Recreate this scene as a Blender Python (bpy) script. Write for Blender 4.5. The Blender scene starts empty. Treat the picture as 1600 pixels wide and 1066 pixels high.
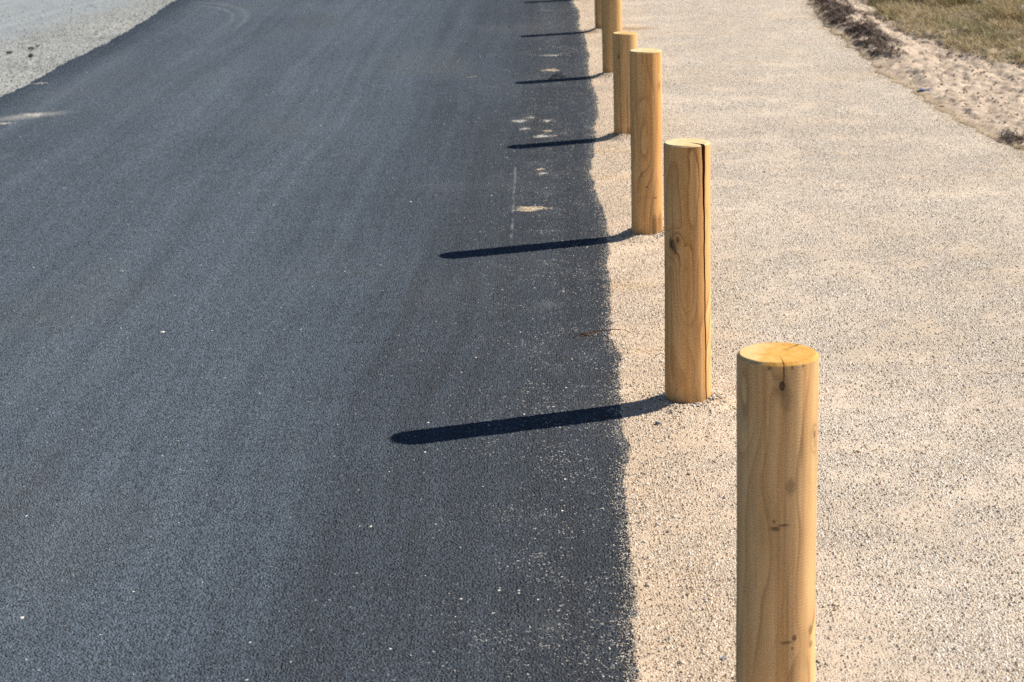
import bpy, bmesh, math, random
import numpy as np
from mathutils import Vector, Matrix

random.seed(7); RNG = np.random.default_rng(11)
SC = bpy.context.scene
COL = SC.collection
R_ = math.radians

# ------------------------------------------------------------------ helpers
def tag(o, label=None, cat=None, group=None, kind=None):
    if label: o['label'] = label
    if cat: o['category'] = cat
    if group: o['group'] = group
    if kind: o['kind'] = kind
    return o

def link_mesh(name, verts, faces, mat, parent=None, smooth=True, loc=(0, 0, 0), cols=None, sharp=None):
    me = bpy.data.meshes.new(name)
    verts = np.asarray(verts, dtype=np.float32)
    if isinstance(faces, np.ndarray):
        n = faces.shape[1]
        me.vertices.add(len(verts)); me.vertices.foreach_set('co', verts.ravel())
        me.loops.add(faces.size); me.loops.foreach_set('vertex_index', faces.astype(np.int32).ravel())
        me.polygons.add(len(faces))
        me.polygons.foreach_set('loop_start', np.arange(0, faces.size, n, dtype=np.int32))
        me.update(calc_edges=True); me.validate()
    else:
        me.from_pydata([tuple(map(float, v)) for v in verts], [], faces)
    if smooth:
        me.polygons.foreach_set('use_smooth', np.ones(len(me.polygons), dtype=bool))
    if sharp is not None:
        me.set_sharp_from_angle(angle=R_(sharp))
    if cols is not None:                       # {attribute: per-vertex rgb or float}
        for k, a in cols.items():
            a = np.asarray(a, dtype=np.float32)
            if a.ndim == 1:
                at = me.attributes.new(k, 'FLOAT', 'POINT'); at.data.foreach_set('value', a)
            else:
                at = me.attributes.new(k, 'FLOAT_COLOR', 'POINT')
                at.data.foreach_set('color', np.concatenate([a, np.ones((len(a), 1), np.float32)], 1).ravel())
    if mat: me.materials.append(mat)
    o = bpy.data.objects.new(name, me); COL.objects.link(o)
    o.location = loc
    if parent: o.parent = parent
    return o

def empty(name, loc, rz=0.0):
    o = bpy.data.objects.new(name, None); COL.objects.link(o)
    o.location = loc; o.rotation_euler = (0, 0, rz); o.empty_display_size = .1
    return o

def vnoise(x, y, seed=0):
    xi = np.floor(x).astype(np.int64); yi = np.floor(y).astype(np.int64)
    fx = x - xi; fy = y - yi
    fx = fx*fx*fx*(fx*(fx*6-15)+10); fy = fy*fy*fy*(fy*(fy*6-15)+10)
    def h(a, b):
        n = (a*374761393 + b*668265263 + seed*974711) & 0x7fffffff
        n = ((n ^ (n >> 13))*1274126177) & 0x7fffffff
        n = (n ^ (n >> 16))
        return (n & 0xffff)/65535.0
    return (h(xi, yi)*(1-fx)+h(xi+1, yi)*fx)*(1-fy)+(h(xi, yi+1)*(1-fx)+h(xi+1, yi+1)*fx)*fy

def fbm(x, y, oct=4, seed=0, gain=.5):
    s = 0; a = 1; t = 0
    for k in range(oct):
        s = s + a*vnoise(x*2**k+13.7*k, y*2**k-7.1*k, seed+k); t += a; a *= gain
    return s/t

def sstep(a, b, x):
    t = np.clip((x-a)/(b-a), 0, 1); return t*t*(3-2*t)

def grid_faces(nr, nc):
    i = np.arange((nr-1)*(nc-1)); r = i//(nc-1); c = i % (nc-1)
    a = r*nc+c
    return np.stack([a, a+1, a+nc+1, a+nc], 1)

# ------------------------------------------------------------------ node helpers
class NT:
    def __init__(s, name):
        s.m = bpy.data.materials.new(name); s.m.use_nodes = True
        s.t = s.m.node_tree; s.t.nodes.clear()
        s.out = s.t.nodes.new('ShaderNodeOutputMaterial')
    def put(s, sock, v):
        if isinstance(v, bpy.types.NodeSocket): s.t.links.new(v, sock)
        elif v is not None:
            if sock.type == 'RGBA' and hasattr(v, '__len__') and len(v) == 3: v = (*v, 1)
            sock.default_value = v
    def n(s, typ, ins=None, **pr):
        nd = s.t.nodes.new(typ)
        for k, v in pr.items(): setattr(nd, k, v)
        for k, v in (ins or {}).items(): s.put(nd.inputs[k], v)
        return nd
    def ma(s, op, a, b=None, c=None, clamp=False):
        nd = s.n('ShaderNodeMath', {0: a}, operation=op, use_clamp=clamp)
        if b is not None: s.put(nd.inputs[1], b)
        if c is not None: s.put(nd.inputs[2], c)
        return nd.outputs[0]
    def mul(s, a, b): return s.ma('MULTIPLY', a, b)
    def add(s, a, b): return s.ma('ADD', a, b)
    def sub(s, a, b): return s.ma('SUBTRACT', a, b)
    def mx(s, a, b): return s.ma('MAXIMUM', a, b)
    def mn(s, a, b): return s.ma('MINIMUM', a, b)
    def step(s, x, a, b, lo=0.0, hi=1.0):
        nd = s.n('ShaderNodeMapRange', {0: x, 1: a, 2: b, 3: lo, 4: hi}, interpolation_type='SMOOTHSTEP')
        return nd.outputs[0]
    def mix(s, f, a, b, mode='MIX'):
        nd = s.n('ShaderNodeMix', data_type='RGBA', blend_type=mode)
        s.put(nd.inputs['Factor'], f); s.put(nd.inputs[6], a); s.put(nd.inputs[7], b)
        return nd.outputs[2]
    def vec(s, x, y, z):
        return s.n('ShaderNodeCombineXYZ', {0: x, 1: y, 2: z}).outputs[0]
    def scale(s, v, k):
        nd = s.n('ShaderNodeVectorMath', {0: v, 1: k}, operation='MULTIPLY'); return nd.outputs[0]
    def vadd(s, v, k):
        nd = s.n('ShaderNodeVectorMath', {0: v, 1: k}, operation='ADD'); return nd.outputs[0]
    def vlen(s, v):
        return s.n('ShaderNodeVectorMath', {0: v}, operation='LENGTH').outputs['Value']
    def noise(s, v, sc, det=3, rough=.5, dim='3D', out=0):
        nd = s.n('ShaderNodeTexNoise', noise_dimensions=dim)
        s.put(nd.inputs['Vector'], v)
        s.put(nd.inputs['Scale'], sc); s.put(nd.inputs['Detail'], det); s.put(nd.inputs['Roughness'], rough)
        return nd.outputs[out]
    def voro(s, v, sc, feat='F1', dim='2D', rnd=1.0):
        nd = s.n('ShaderNodeTexVoronoi', voronoi_dimensions=dim, feature=feat)
        s.put(nd.inputs['Vector'], v); s.put(nd.inputs['Scale'], sc); s.put(nd.inputs['Randomness'], rnd)
        return nd
    def ramp(s, f, stops, interp='LINEAR'):
        nd = s.n('ShaderNodeValToRGB', {0: f}); cr = nd.color_ramp; cr.interpolation = interp
        while len(cr.elements) < len(stops): cr.elements.new(.5)
        for e, (p, c) in zip(cr.elements, stops):
            e.position = p; e.color = (*c, 1) if len(c) == 3 else c
        return nd.outputs[0]
    def sep(s, v):
        return s.n('ShaderNodeSeparateXYZ', {0: v}).outputs
    def obj(s): return s.n('ShaderNodeTexCoord').outputs['Object']
    def attr(s, name, out='Fac'): return s.n('ShaderNodeAttribute', attribute_name=name).outputs[out]
    def finish(s, col, rough=.9, spec=.3, disp=None, dscale=1.0, bump=None, bdist=.002, bstr=1.0, method='BOTH'):
        b = s.n('ShaderNodeBsdfPrincipled', {'Base Color': col, 'Roughness': rough, 'Specular IOR Level': spec})
        if bump is not None:
            bn = s.n('ShaderNodeBump', {'Height': bump, 'Distance': bdist, 'Strength': bstr})
            s.t.links.new(bn.outputs[0], b.inputs['Normal'])
        s.t.links.new(b.outputs[0], s.out.inputs['Surface'])
        if disp is not None:
            d = s.n('ShaderNodeDisplacement', {'Height': disp, 'Midlevel': 0.0, 'Scale': dscale})
            s.t.links.new(d.outputs[0], s.out.inputs['Displacement'])
            s.m.displacement_method = method
        return s.m

def adaptive(o):
    md = o.modifiers.new('Subdivision', 'SUBSURF'); md.subdivision_type = 'SIMPLE'
    md.levels = 0; md.render_levels = 1
    o.cycles.use_adaptive_subdivision = True
    o.cycles.dicing_rate = 1.0

# ------------------------------------------------------------------ camera, sun, sky
CAM_H = 1.9694; PITCH = R_(15.061); ROLL = R_(-1.5524); F_PX = 3266.5
fw = Vector((0, math.cos(PITCH), -math.sin(PITCH))); rt = Vector((1, 0, 0)); up = rt.cross(fw)
c_, s_ = math.cos(ROLL), math.sin(ROLL)
rt2 = c_*rt + s_*up; up2 = -s_*rt + c_*up
cam = bpy.data.cameras.new('camera'); co = bpy.data.objects.new('camera', cam); COL.objects.link(co)
m = Matrix.Identity(4)
for i in range(3):
    m[i][0] = rt2[i]; m[i][1] = up2[i]; m[i][2] = -fw[i]
m[2][3] = CAM_H
co.matrix_world = m
cam.sensor_width = 36; cam.lens = F_PX/1600*36; cam.clip_start = .05; cam.clip_end = 3000
cam.dof.use_dof = True; cam.dof.focus_distance = 6.4; cam.dof.aperture_fstop = 8.0
SC.camera = co

EL, AZ = R_(42.5), R_(18.3)
sun = bpy.data.lights.new('sun', 'SUN'); so = bpy.data.objects.new('sun', sun); COL.objects.link(so)
sd = Vector((math.cos(EL)*math.cos(AZ), math.cos(EL)*math.sin(AZ), math.sin(EL)))
so.rotation_euler = (-sd).to_track_quat('-Z', 'Y').to_euler(); so.location = (8, 4, 8)
sun.energy = 4.6; sun.angle = R_(.55); sun.color = (1.0, .94, .83)
w = bpy.data.worlds.new('World'); SC.world = w; w.use_nodes = True
nt = w.node_tree; bg = nt.nodes['Background']
sky = nt.nodes.new('ShaderNodeTexSky'); sky.sky_type = 'NISHITA'; sky.sun_disc = False
sky.sun_elevation = EL; sky.sun_rotation = R_(90)-AZ; sky.air_density = 1.0; sky.dust_density = .0; sky.ozone_density = 2.5
nt.links.new(sky.outputs[0], bg.inputs[0]); bg.inputs[1].default_value = .05; sky.altitude = 600
SC.view_settings.view_transform = 'Standard'; SC.view_settings.look = 'None'
SC.view_settings.exposure = 0.70; SC.view_settings.gamma = 1
SC.cycles.feature_set = 'EXPERIMENTAL'
SC.cycles.dicing_rate = 1.0; SC.cycles.offscreen_dicing_scale = 8
SC.cycles.use_denoising = False; SC.cycles.sample_clamp_direct = 8; SC.cycles.sample_clamp_indirect = 4
SC.cycles.max_bounces = 6; SC.cycles.diffuse_bounces = 3

# ------------------------------------------------------------------ layout (metres; road runs along +y)
ROAD_Z = -.012
EDGE = np.array([(-.05,-6),(.12,1.5),(.21,3.3),(.255,4.383),(.266,4.623),(.28,4.822),(.285,5.036),(.297,5.268),(.297,5.522),(.306,5.74),(.333,5.973),(.338,6.161),(.343,6.5),(.349,6.797),(.376,7.119),(.354,7.383),(.381,7.86),(.394,8.219),(.416,8.756),(.439,9.143),(.445,9.565),(.43,9.871),(.429,10.193),(.422,10.537),(.48,11.49),(.49,11.701),(.521,12.144),(.554,12.621),(.578,13.137),(.577,13.555),(.579,13.999),(.581,14.439),(.59,14.975),(.626,15.396),(.615,15.698),(.635,16.287),(.632,16.837),(.613,17.153),(.645,17.852),(.664,18.35),(.638,18.887),(.635,19.45),(.70,21),(.95,30),(2.2,70)])
LEFT = np.array([(-4.6,-6),(-3.9,8),(-3.387,13.975),(-3.348,14.791),(-3.289,15.629),(-3.26,16.492),(-3.207,17.185),(-3.167,18.724),(-3.14,20.4),(-3.2,24),(-4.5,40),(-9,70)])
PATHR = np.array([(3.6,-6),(3.2,6),(2.83,9.3),(2.688,10.729),(2.64,11.403),(2.573,12.189),(2.563,12.91),(2.503,14.037),(2.51,15.131),(2.531,16.229),(2.584,17.437),(2.681,18.71),(2.8,20.5),(3.3,30),(5.5,70)])
GRASS = np.array([(3.9,13.0),(3.3,14.0),(3.12,14.5),(3.04,15.156),(3.015,16.114),(3.07,18.4),(3.2,19.5),(3.5,23),(4,30)])
def edge_x(y): return np.interp(y, EDGE[:, 1], EDGE[:, 0])
def left_x(y): return np.interp(y, LEFT[:, 1], LEFT[:, 0])
def pathr_x(y): return np.interp(y, PATHR[:, 1], PATHR[:, 0])
def ragged_edge(y):
    y = np.asarray(y, dtype=float)
    return edge_x(y) + (vnoise(y*4.3, y*0, 3)-.5)*.012 + (vnoise(y*17, y*0+5, 4)-.5)*.012 + (vnoise(y*61, y*0+9, 5)-.5)*.010

YS = np.concatenate([np.arange(-6, 3.2, .4), np.arange(3.2, 12, .012), np.arange(12, 22, .02), np.arange(22, 71, .5)])

POSTS = [  # x, y, height, radius at the base, radius at the top
    (.515, 3.910, .880, .0795, .0790), (.568, 6.518, .849, .0750, .0731), (.613, 9.082, .8157, .0690, .0694),
    (.676, 11.704, .583, .0690, .0685), (.735, 14.230, .577, .0690, .0690), (.802, 16.846, .585, .0688, .0688),
    (.852, 19.426, .575, .0690, .0690)]

PATCHES = [
        (.106, 9.77, .10, .075, 'largest tan sand patch on the asphalt, left of the tall smooth post', 1, 1),
        (.183, 10.68, .036, .035, 'small pale sand patch just beyond the largest one', 2, None),
        (.172, 10.80, .026, .03, 'tiny tan sand patch touching the small pale one', 3, 1),
        (.324, 14.62, .070, .075, 'tan sand patch beyond the twig shadow', 4, 1),
        (.335, 15.42, .085, .030, 'thin pale sand streak near the top, beyond the tan patch', 5, None),
        (.081, 12.41, .062, .055, 'pale sand streak farthest left in the middle cluster', 6, None),
        (.245, 12.39, .030, .05, 'round pale sand spot nearest the road edge in the cluster', 7, None),
        (.207, 11.84, .075, .055, 'long pale sand streak just beyond the short post shadow', 8, None),
        (.108, 12.12, .032, .04, 'small sand spot left of the long pale streak', 9, None),
        (.240, 12.02, .032, .04, 'small tan sand spot above the long pale streak', 10, 1),
        (.150, 12.53, .030, .035, 'tiny pale sand spot topmost in the middle cluster', 11, None),
        (-2.99, 13.19, .085, .085, 'white sand drift on the asphalt near the left edge', 12, None),
        (-3.10, 12.86, .075, .035, 'faint narrow sand drift touching the left edge of the photo', 13, None),
        (-3.26, 14.66, .05, .025, 'faint sand streak at the asphalt corner beside the grey gravel', 14, None)]

# ------------------------------------------------------------------ ground materials
def asphalt_material():
    s = NT('asphalt'); p = s.obj(); X, Y, Z = s.sep(p)
    # distance to the right edge of the road (edge drawn as a straight line with a little noise)
    e = s.add(s.mul(Y, .0285), .135)
    wob = s.mul(s.sub(s.noise(s.scale(p, (1, 1, 0)), 3.0, 2), .5), .16)
    d = s.add(s.sub(e, X), wob)                       # metres left of the edge
    v1 = s.voro(p, 125.0); v2 = s.voro(p, 280.0)
    c1 = s.sep(v1.outputs['Color']); c2 = s.sep(v2.outputs['Color'])
    dome1 = s.step(v1.outputs['Distance'], .62, .05); dome2 = s.step(v2.outputs['Distance'], .6, .05)
    big = s.noise(p, 55.0, 3, .6)
    pit = s.step(s.noise(p, 78.0, 3, .65), .38, .47)     # 0 inside pits
    h = s.add(s.mul(dome1, s.add(.35, s.mul(c1[0], .9))), s.mul(dome2, .35))
    h = s.add(s.mul(h, s.add(.25, s.mul(pit, .75))), s.mul(big, .9))
    # colour
    tone = s.noise(s.scale(p, (1, .35, 1)), 1.3, 4, .6)
    # tyre-polished streaks, following the slight bend to the left
    u = s.add(s.sub(X, s.mul(Y, .037)), s.mul(s.sub(s.noise(s.vec(s.mul(X, .6), s.mul(Y, .25), 1.0), 1.0, 2), .5), .35))
    sv = s.vec(s.mul(u, 4.2), s.mul(Y, .12), 0.0)
    streak = s.noise(sv, 1.0, 4, .6)
    sv2 = s.vec(s.mul(u, 15.0), s.mul(Y, .2), 3.0)
    streak2 = s.noise(sv2, 1.0, 3, .55)
    k = s.add(s.mul(s.sub(streak, .5), .8), s.add(s.mul(s.sub(streak2, .5), .5), s.mul(s.sub(tone, .5), .6)))
    polish = s.step(d, -.15, 1.7)                       # worn and dusty away from the fresh edge
    k = s.add(s.mul(k, .8), s.mul(s.sub(polish, .60), .60))
    base = s.ramp(s.add(k, .5), [(0, (.015, .0185, .026)), (.33, (.032, .042, .058)), (.62, (.057, .076, .102)), (1, (.098, .126, .160))])
    grain = s.mul(s.sub(c1[1], .5), .75)
    grain = s.add(1.0, s.add(grain, s.mul(s.sub(c2[0], .5), .5)))
    grain = s.mul(grain, s.add(.42, s.mul(pit, .58)))
    base = s.mix(1.0, base, s.vec(grain, grain, grain), 'MULTIPLY')
    # warm, brownish aged patches
    warm = s.step(s.noise(s.scale(p, (1, .5, 1)), .9, 3), .52, .68)
    base = s.mix(s.mul(warm, .25), base, (.088, .086, .084))
    # pale dust: speckled film near the edge and flat drifts
    vd = s.voro(p, 210.0); cd = s.sep(vd.outputs['Color'])
    band = s.mul(s.step(d, -.02, .10), s.step(d, .60, .12))
    film = s.noise(s.scale(p, (1.0, .75, 1)), 4.5, 4, .6)
    dens = s.mul(band, s.step(film, .42, .70))
    speck = s.ma('LESS_THAN', cd[0], s.add(.003, s.mul(dens, .13)))
    speckc = s.mix(cd[1], (.14, .145, .15), (.42, .40, .36))
    base = s.mix(s.mul(speck, .8), base, speckc)
    drift = s.mul(s.step(s.noise(s.scale(p, (1.3, .9, 1)), 2.2, 5, .65), .56, .74), s.mul(band, .38))
    base = s.mix(drift, base, (.15, .165, .18))
    # scattered lone pale chips
    vc = s.voro(p, 62.0); cc = s.sep(vc.outputs['Color'])
    chip = s.mul(s.ma('LESS_THAN', cc[0], s.add(.0014, s.mul(s.step(d, .9, .1), .006))), s.step(vc.outputs['Distance'], .26, .22))
    base = s.mix(chip, base, s.mix(cc[1], (.35, .34, .32), (.75, .70, .62)))
    # faint scuffed streaks of pale dust across the lane
    dust = s.step(s.noise(s.vec(s.mul(X, 2.6), s.mul(Y, 1.0), 7.0), 1.6, 5, .6), .64, .80)
    base = s.mix(s.mul(dust, .21), base, (.22, .225, .22))
    hq = s.vlen(s.vec(s.ma('DIVIDE', s.add(X, 3.03), .30), s.ma('DIVIDE', s.sub(Y, s.add(13.12, s.mul(s.add(X, 3.03), .5))), .17), 0.0))
    hq = s.add(hq, s.mul(s.sub(s.noise(p, 7.0, 4, .6), .5), .9))
    base = s.mix(s.mul(s.step(hq, 1.1, .1), .62), base, (.36, .35, .32))
    # thin pale scratch lines and one curved tyre scuff near the far left corner
    L = s.ma('ABSOLUTE', s.sub(X, s.add(-.1675, s.add(s.mul(Y, .0195), s.mul(s.sub(s.noise(p, 3.0, 1), .5), .02)))))
    ln = s.mul(s.step(L, .009, .003), s.mul(s.step(Y, 8.9, 9.2), s.step(Y, 11.2, 10.7)))
    base = s.mix(s.mul(s.mul(ln, .45), s.step(s.noise(p, 9.0, 2), .40, .62)), base, (.26, .27, .28))
    rr = s.vlen(s.vec(s.sub(X, -2.95), s.mul(s.sub(Y, 18.2), .38), 0.0))
    arc = s.mul(s.mx(s.step(s.ma('ABSOLUTE', s.sub(rr, .69)), .05, .0), s.step(s.ma('ABSOLUTE', s.sub(rr, .58)), .03, .0)), s.mul(s.step(X, -3.1, -2.7), s.step(Y, 17.0, 18.5)))
    base = s.mix(s.mul(arc, .18), base, (.26, .28, .29))
    rough = s.add(.62, s.mul(c1[2], .2))
    return s.finish(base, rough, .45, disp=h, dscale=.0031)

def gravel_material(name, tints, sand, scale1, cover, disp, tone=1.0):
    """compacted gravel: grains of several sizes half drowned in a sandy binder"""
    s = NT(name); p = s.obj(); X, Y, Z = s.sep(p)
    wv = s.vadd(p, s.scale(s.noise(p, scale1*.7, 1, .5, out=1), (.004, .004, 0)))
    v1 = s.voro(wv, scale1); v2 = s.voro(wv, scale1*2.1); v3 = s.voro(wv, scale1*.52)
    c1 = s.sep(v1.outputs['Color']); c2 = s.sep(v2.outputs['Color']); c3 = s.sep(v3.outputs['Color'])
    d1 = s.step(v1.outputs['Distance'], .60, .0); d2 = s.step(v2.outputs['Distance'], .6, .0)
    d3 = s.step(v3.outputs['Distance'], .42, .0)
    big3 = s.ma('GREATER_THAN', c3[0], .86)
    h1 = s.mul(d1, s.add(.25, c1[0])); h2 = s.mul(d2, s.add(.2, s.mul(c2[0], .5))); h3 = s.mul(s.mul(d3, big3), 2.0)
    fill = s.add(s.mul(s.sub(s.noise(p, 3.2, 4, .62), .5), 1.5), s.add(s.mul(s.noise(p, 26.0, 3, .6), .7), cover-.35))
    grains = s.mx(s.mx(h1, h2), h3)
    h = s.mx(grains, fill)
    exposed = s.step(s.sub(grains, fill), -.06, .12)
    g1 = s.ramp(c1[1], tints); g2 = s.ramp(c2[1], tints); g3 = s.ramp(c3[1], tints)
    gc = s.mix(s.ma('GREATER_THAN', h2, h1), g1, g2)
    gc = s.mix(s.ma('GREATER_THAN', h3, s.mx(h1, h2)), gc, g3)
    tn = s.noise(p, .9, 4, .6)
    sandc = s.mix(s.step(tn, .3, .7), sand[0], sand[1])
    sandc = s.mix(s.mul(s.step(s.noise(p, 420.0, 1), .35, .65), .35), sandc, s.mix(1.0, sandc, (.62, .60, .58), 'MULTIPLY'))
    col = s.mix(exposed, sandc, gc)
    mod = s.add(.80*tone, s.mul(tn, .40*tone))
    col = s.mix(1.0, col, s.vec(mod, mod, mod), 'MULTIPLY')
    return s, p, (X, Y, Z), col, h, disp

def path_material():
    tints = [(0, (.24, .21, .19)), (.05, (.34, .29, .24)), (.25, (.44, .37, .295)), (.52, (.56, .48, .385)), (.72, (.52, .49, .45)), (.88, (.68, .61, .52)), (1, (.84, .81, .75))]
    s, p, (X, Y, Z), col, h, disp = gravel_material('path_gravel', tints, ((.63, .52, .405), (.66, .565, .465)), 140.0, .10, .0035)
    # warmer, sandier strip along the road edge and between the posts
    d = s.sub(X, s.add(s.mul(Y, .0285), .135))
    st = s.mul(s.step(s.add(d, s.mul(s.sub(s.noise(p, 2.0, 3), .5), .5)), .75, .1), .55)
    col = s.mix(st, col, s.mix(1.0, col, (1.10, .96, .80), 'MULTIPLY'))
    ye = s.mul(s.step(s.noise(s.scale(p, (.6, 1.2, 1)), 1.6, 3, .5), .60, .74), .45)
    col = s.mix(ye, col, s.mix(1.0, col, (1.06, .94, .72), 'MULTIPLY'))
    col = s.mix(1.0, col, (1.015, .985, .965), 'MULTIPLY')
    for (ax, ay, rx, ry, f) in [(.655, 6.48, .075, .07, .55), (1.02, 16.88, .26, .16, .60), (.70, 16.72, .10, .12, .45), (.70, 9.04, .06, .06, .3)]:   # rusty soil dug out with the posts
        q = s.vlen(s.vec(s.ma('DIVIDE', s.sub(X, ax), rx), s.ma('DIVIDE', s.sub(Y, ay), ry), 0.0))
        q = s.add(q, s.mul(s.sub(s.noise(p, 22.0, 3, .6), .5), .8))
        col = s.mix(s.mul(s.step(q, 1.1, .2), f), col, s.mix(1.0, col, (.62, .42, .24), 'MULTIPLY'))
    return s.finish(col, .92, .2, disp=h, dscale=disp)

def left_gravel_material():
    tints = [(0, (.06, .065, .06)), (.12, (.16, .17, .16)), (.35, (.27, .28, .275)), (.65, (.38, .39, .375)), (1, (.58, .58, .55))]
    s, p, (X, Y, Z), col, h, disp = gravel_material('grey_gravel', tints, ((.25, .26, .26), (.35, .345, .33)), 48.0, .12, .008)
    # flattened bluish wheel track further left
    q = s.add(s.sub(s.mul(s.sub(Y, 17.6), .20), s.add(X, 4.2)), s.mul(s.sub(s.noise(p, 1.2, 3), .5), .35))
    tr = s.step(q, -.35, .30)
    sv = s.vec(s.mul(s.add(s.mul(s.sub(Y, 17.6), -.20), X), 9.0), s.mul(Y, .5), 0.0)
    stk = s.noise(sv, 1.0, 4, .6)
    tc = s.ramp(stk, [(.25, (.20, .225, .245)), (.75, (.30, .325, .34))])
    col = s.mix(s.mul(tr, .85), col, tc)
    h = s.mul(h, s.sub(1.0, s.mul(tr, .7)))
    return s.finish(col, .9, .25, disp=h, dscale=disp)

def sand_material():
    s = NT('sand'); p = s.obj()
    dark = s.attr('dark'); gr = s.attr('turf'); yel = s.attr('rim')
    n = s.noise(p, 3.0, 5, .6); n2 = s.noise(p, 160.0, 2, .6); n3 = s.noise(p, 24.0, 4, .6)
    col = s.mix(s.step(n, .3, .7), (.47, .37, .285), (.56, .455, .36))
    col = s.mix(s.mul(s.step(n2, .3, .7), .28), col, (.32, .245, .185))
    bits = s.mul(s.step(n3, .60, .70), s.step(s.noise(p, 70.0, 2), .45, .6))
    col = s.mix(s.mul(bits, .7), col, (.13, .095, .07))
    col = s.mix(s.mul(yel, .55), col, (.50, .36, .19))
    soil = s.mix(s.step(n3, .35, .65), (.050, .036, .030), (.16, .120, .100))
    col = s.mix(s.step(s.add(dark, s.mul(s.sub(n3, .5), .9)), .35, .75), col, soil)
    turf = s.mix(s.step(s.noise(p, 9.0, 4, .65), .35, .7), (.22, .165, .11), (.36, .28, .20))
    turf = s.mix(s.mul(s.step(s.noise(p, 5.0, 3), .5, .65), .5), turf, (.105, .105, .045))
    col = s.mix(s.step(s.add(gr, s.mul(s.sub(n3, .5), .5)), .35, .65), col, turf)
    return s.finish(col, .95, .15, bump=s.add(n2, s.mul(n3, 2.0)), bdist=.004, bstr=.8)

def far_ground_material():
    s = NT('dry_ground'); p = s.obj()
    n = s.noise(p, .6, 5, .6); n2 = s.noise(p, 14.0, 4, .6)
    col = s.mix(s.step(n, .4, .62), (.20, .155, .085), (.11, .105, .045))
    col = s.mix(s.mul(s.step(n2, .45, .7), .5), col, (.30, .23, .14))
    return s.finish(col, .95, .15, bump=n2, bdist=.05)

def plain(name, col, rough=.8, spec=.3, var=.3, sc=60.0, bump=None):
    s = NT(name); p = s.obj()
    n = s.noise(p, sc, 3, .6); k = s.add(1-var, s.mul(n, 2*var))
    c = s.mix(1.0, (*col, 1), s.vec(k, k, k), 'MULTIPLY')
    return s.finish(c, rough, spec, bump=n if bump else None, bdist=bump or .002)

def attr_mat(name, rough=.85, spec=.25, trans=0.0):
    s = NT(name); c = s.attr('tint', 'Color')
    b = s.n('ShaderNodeBsdfPrincipled', {'Base Color': c, 'Roughness': rough, 'Specular IOR Level': spec})
    sh = b.outputs[0]
    if trans:
        t = s.n('ShaderNodeBsdfTranslucent', {'Color': c}); mxs = s.n('ShaderNodeMixShader', {0: trans})
        s.t.links.new(sh, mxs.inputs[1]); s.t.links.new(t.outputs[0], mxs.inputs[2]); sh = mxs.outputs[0]
    s.t.links.new(sh, s.out.inputs['Surface'])
    return s.m

# ------------------------------------------------------------------ ground sheets
def build_ground():
    s = 600.0
    o = link_mesh('ground', [(-s, -s, -.07), (s, -s, -.07), (s, s, -.07), (-s, s, -.07)], [(0, 1, 2, 3)], far_ground_material())
    tag(o, 'dry sandy ground reaching out beyond the road and path', 'ground', kind='structure')

def build_road():
    t = np.linspace(0, 1, 14)
    L = left_x(YS) + (vnoise(YS*3.0, YS*0, 21)-.5)*.05 + (vnoise(YS*17, YS*0, 22)-.5)*.03
    Rr = edge_x(YS) + .22
    X = L[:, None]*(1-t) + Rr[:, None]*t
    Y = np.repeat(YS[:, None], 14, 1); Z = np.full_like(X, ROAD_Z)
    # skirt down on the left side
    X = np.concatenate([X[:, :1]-.02, X], 1); Y = np.concatenate([Y[:, :1], Y], 1); Z = np.concatenate([Z[:, :1]-.045, Z], 1)
    o = link_mesh('road', np.stack([X, Y, Z], -1).reshape(-1, 3), grid_faces(len(YS), 15), asphalt_material(), smooth=True)
    adaptive(o); tag(o, 'fresh dark grey asphalt road with faint tyre streaks', 'road', kind='structure')

def path_z(x, y):
    s = x - edge_x(y)
    z = ROAD_Z + .003 + (.0095)*sstep(.0, .20, s)
    z = z + (fbm(x*3.1, y*3.1, 3, 31)-.5)*.010*sstep(.05, .3, s)
    for (px, py, H, r0, r1) in POSTS:                 # gravel raked up around the feet of the posts
        dd = np.hypot(x-px, (y-py+.03))
        z = z + .022*np.exp(-((dd-.085)/.042)**2)*(.25+1.1*vnoise(x*17, y*17, 33))
    return z

def build_path():
    S = np.concatenate([np.array([0, .006, .015, .03]), np.arange(.05, .7, .022), np.arange(.72, 1.0, .05)])
    rag = ragged_edge(YS); right = pathr_x(YS)+.30
    n2 = 22
    X = np.concatenate([rag[:, None]+S[None], rag[:, None]+1.0+(right-rag-1.0)[:, None]*np.linspace(0, 1, n2)[None]], 1)
    Y = np.repeat(YS[:, None], X.shape[1], 1)
    Z = path_z(X, Y); Z[:, 0] = ROAD_Z-.004
    o = link_mesh('path', np.stack([X, Y, Z], -1).reshape(-1, 3), grid_faces(*X.shape), path_material())
    adaptive(o); tag(o, 'pale compacted gravel footpath beside the asphalt', 'path', kind='structure')

def build_left_gravel():
    ys = np.concatenate([np.arange(-6, 11, 1.0), np.arange(11, 24, .1), np.arange(24, 71, 2.0)])
    t = np.linspace(0, 1, 30)
    Rr = left_x(ys)+.15; L = Rr-14
    X = Rr[:, None]*(1-t**2)+L[:, None]*t**2; Y = np.repeat(ys[:, None], 30, 1)
    Z = np.full_like(X, -.034) + (fbm(X*2, Y*2, 3, 41)-.5)*.02*sstep(0.1, .6, (Rr[:, None]-X))
    o = link_mesh('gravel_verge', np.stack([X, Y, Z], -1).reshape(-1, 3), grid_faces(*X.shape), left_gravel_material())
    adaptive(o); tag(o, 'light grey gravel ground left of the asphalt', 'gravel ground', kind='structure')

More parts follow.
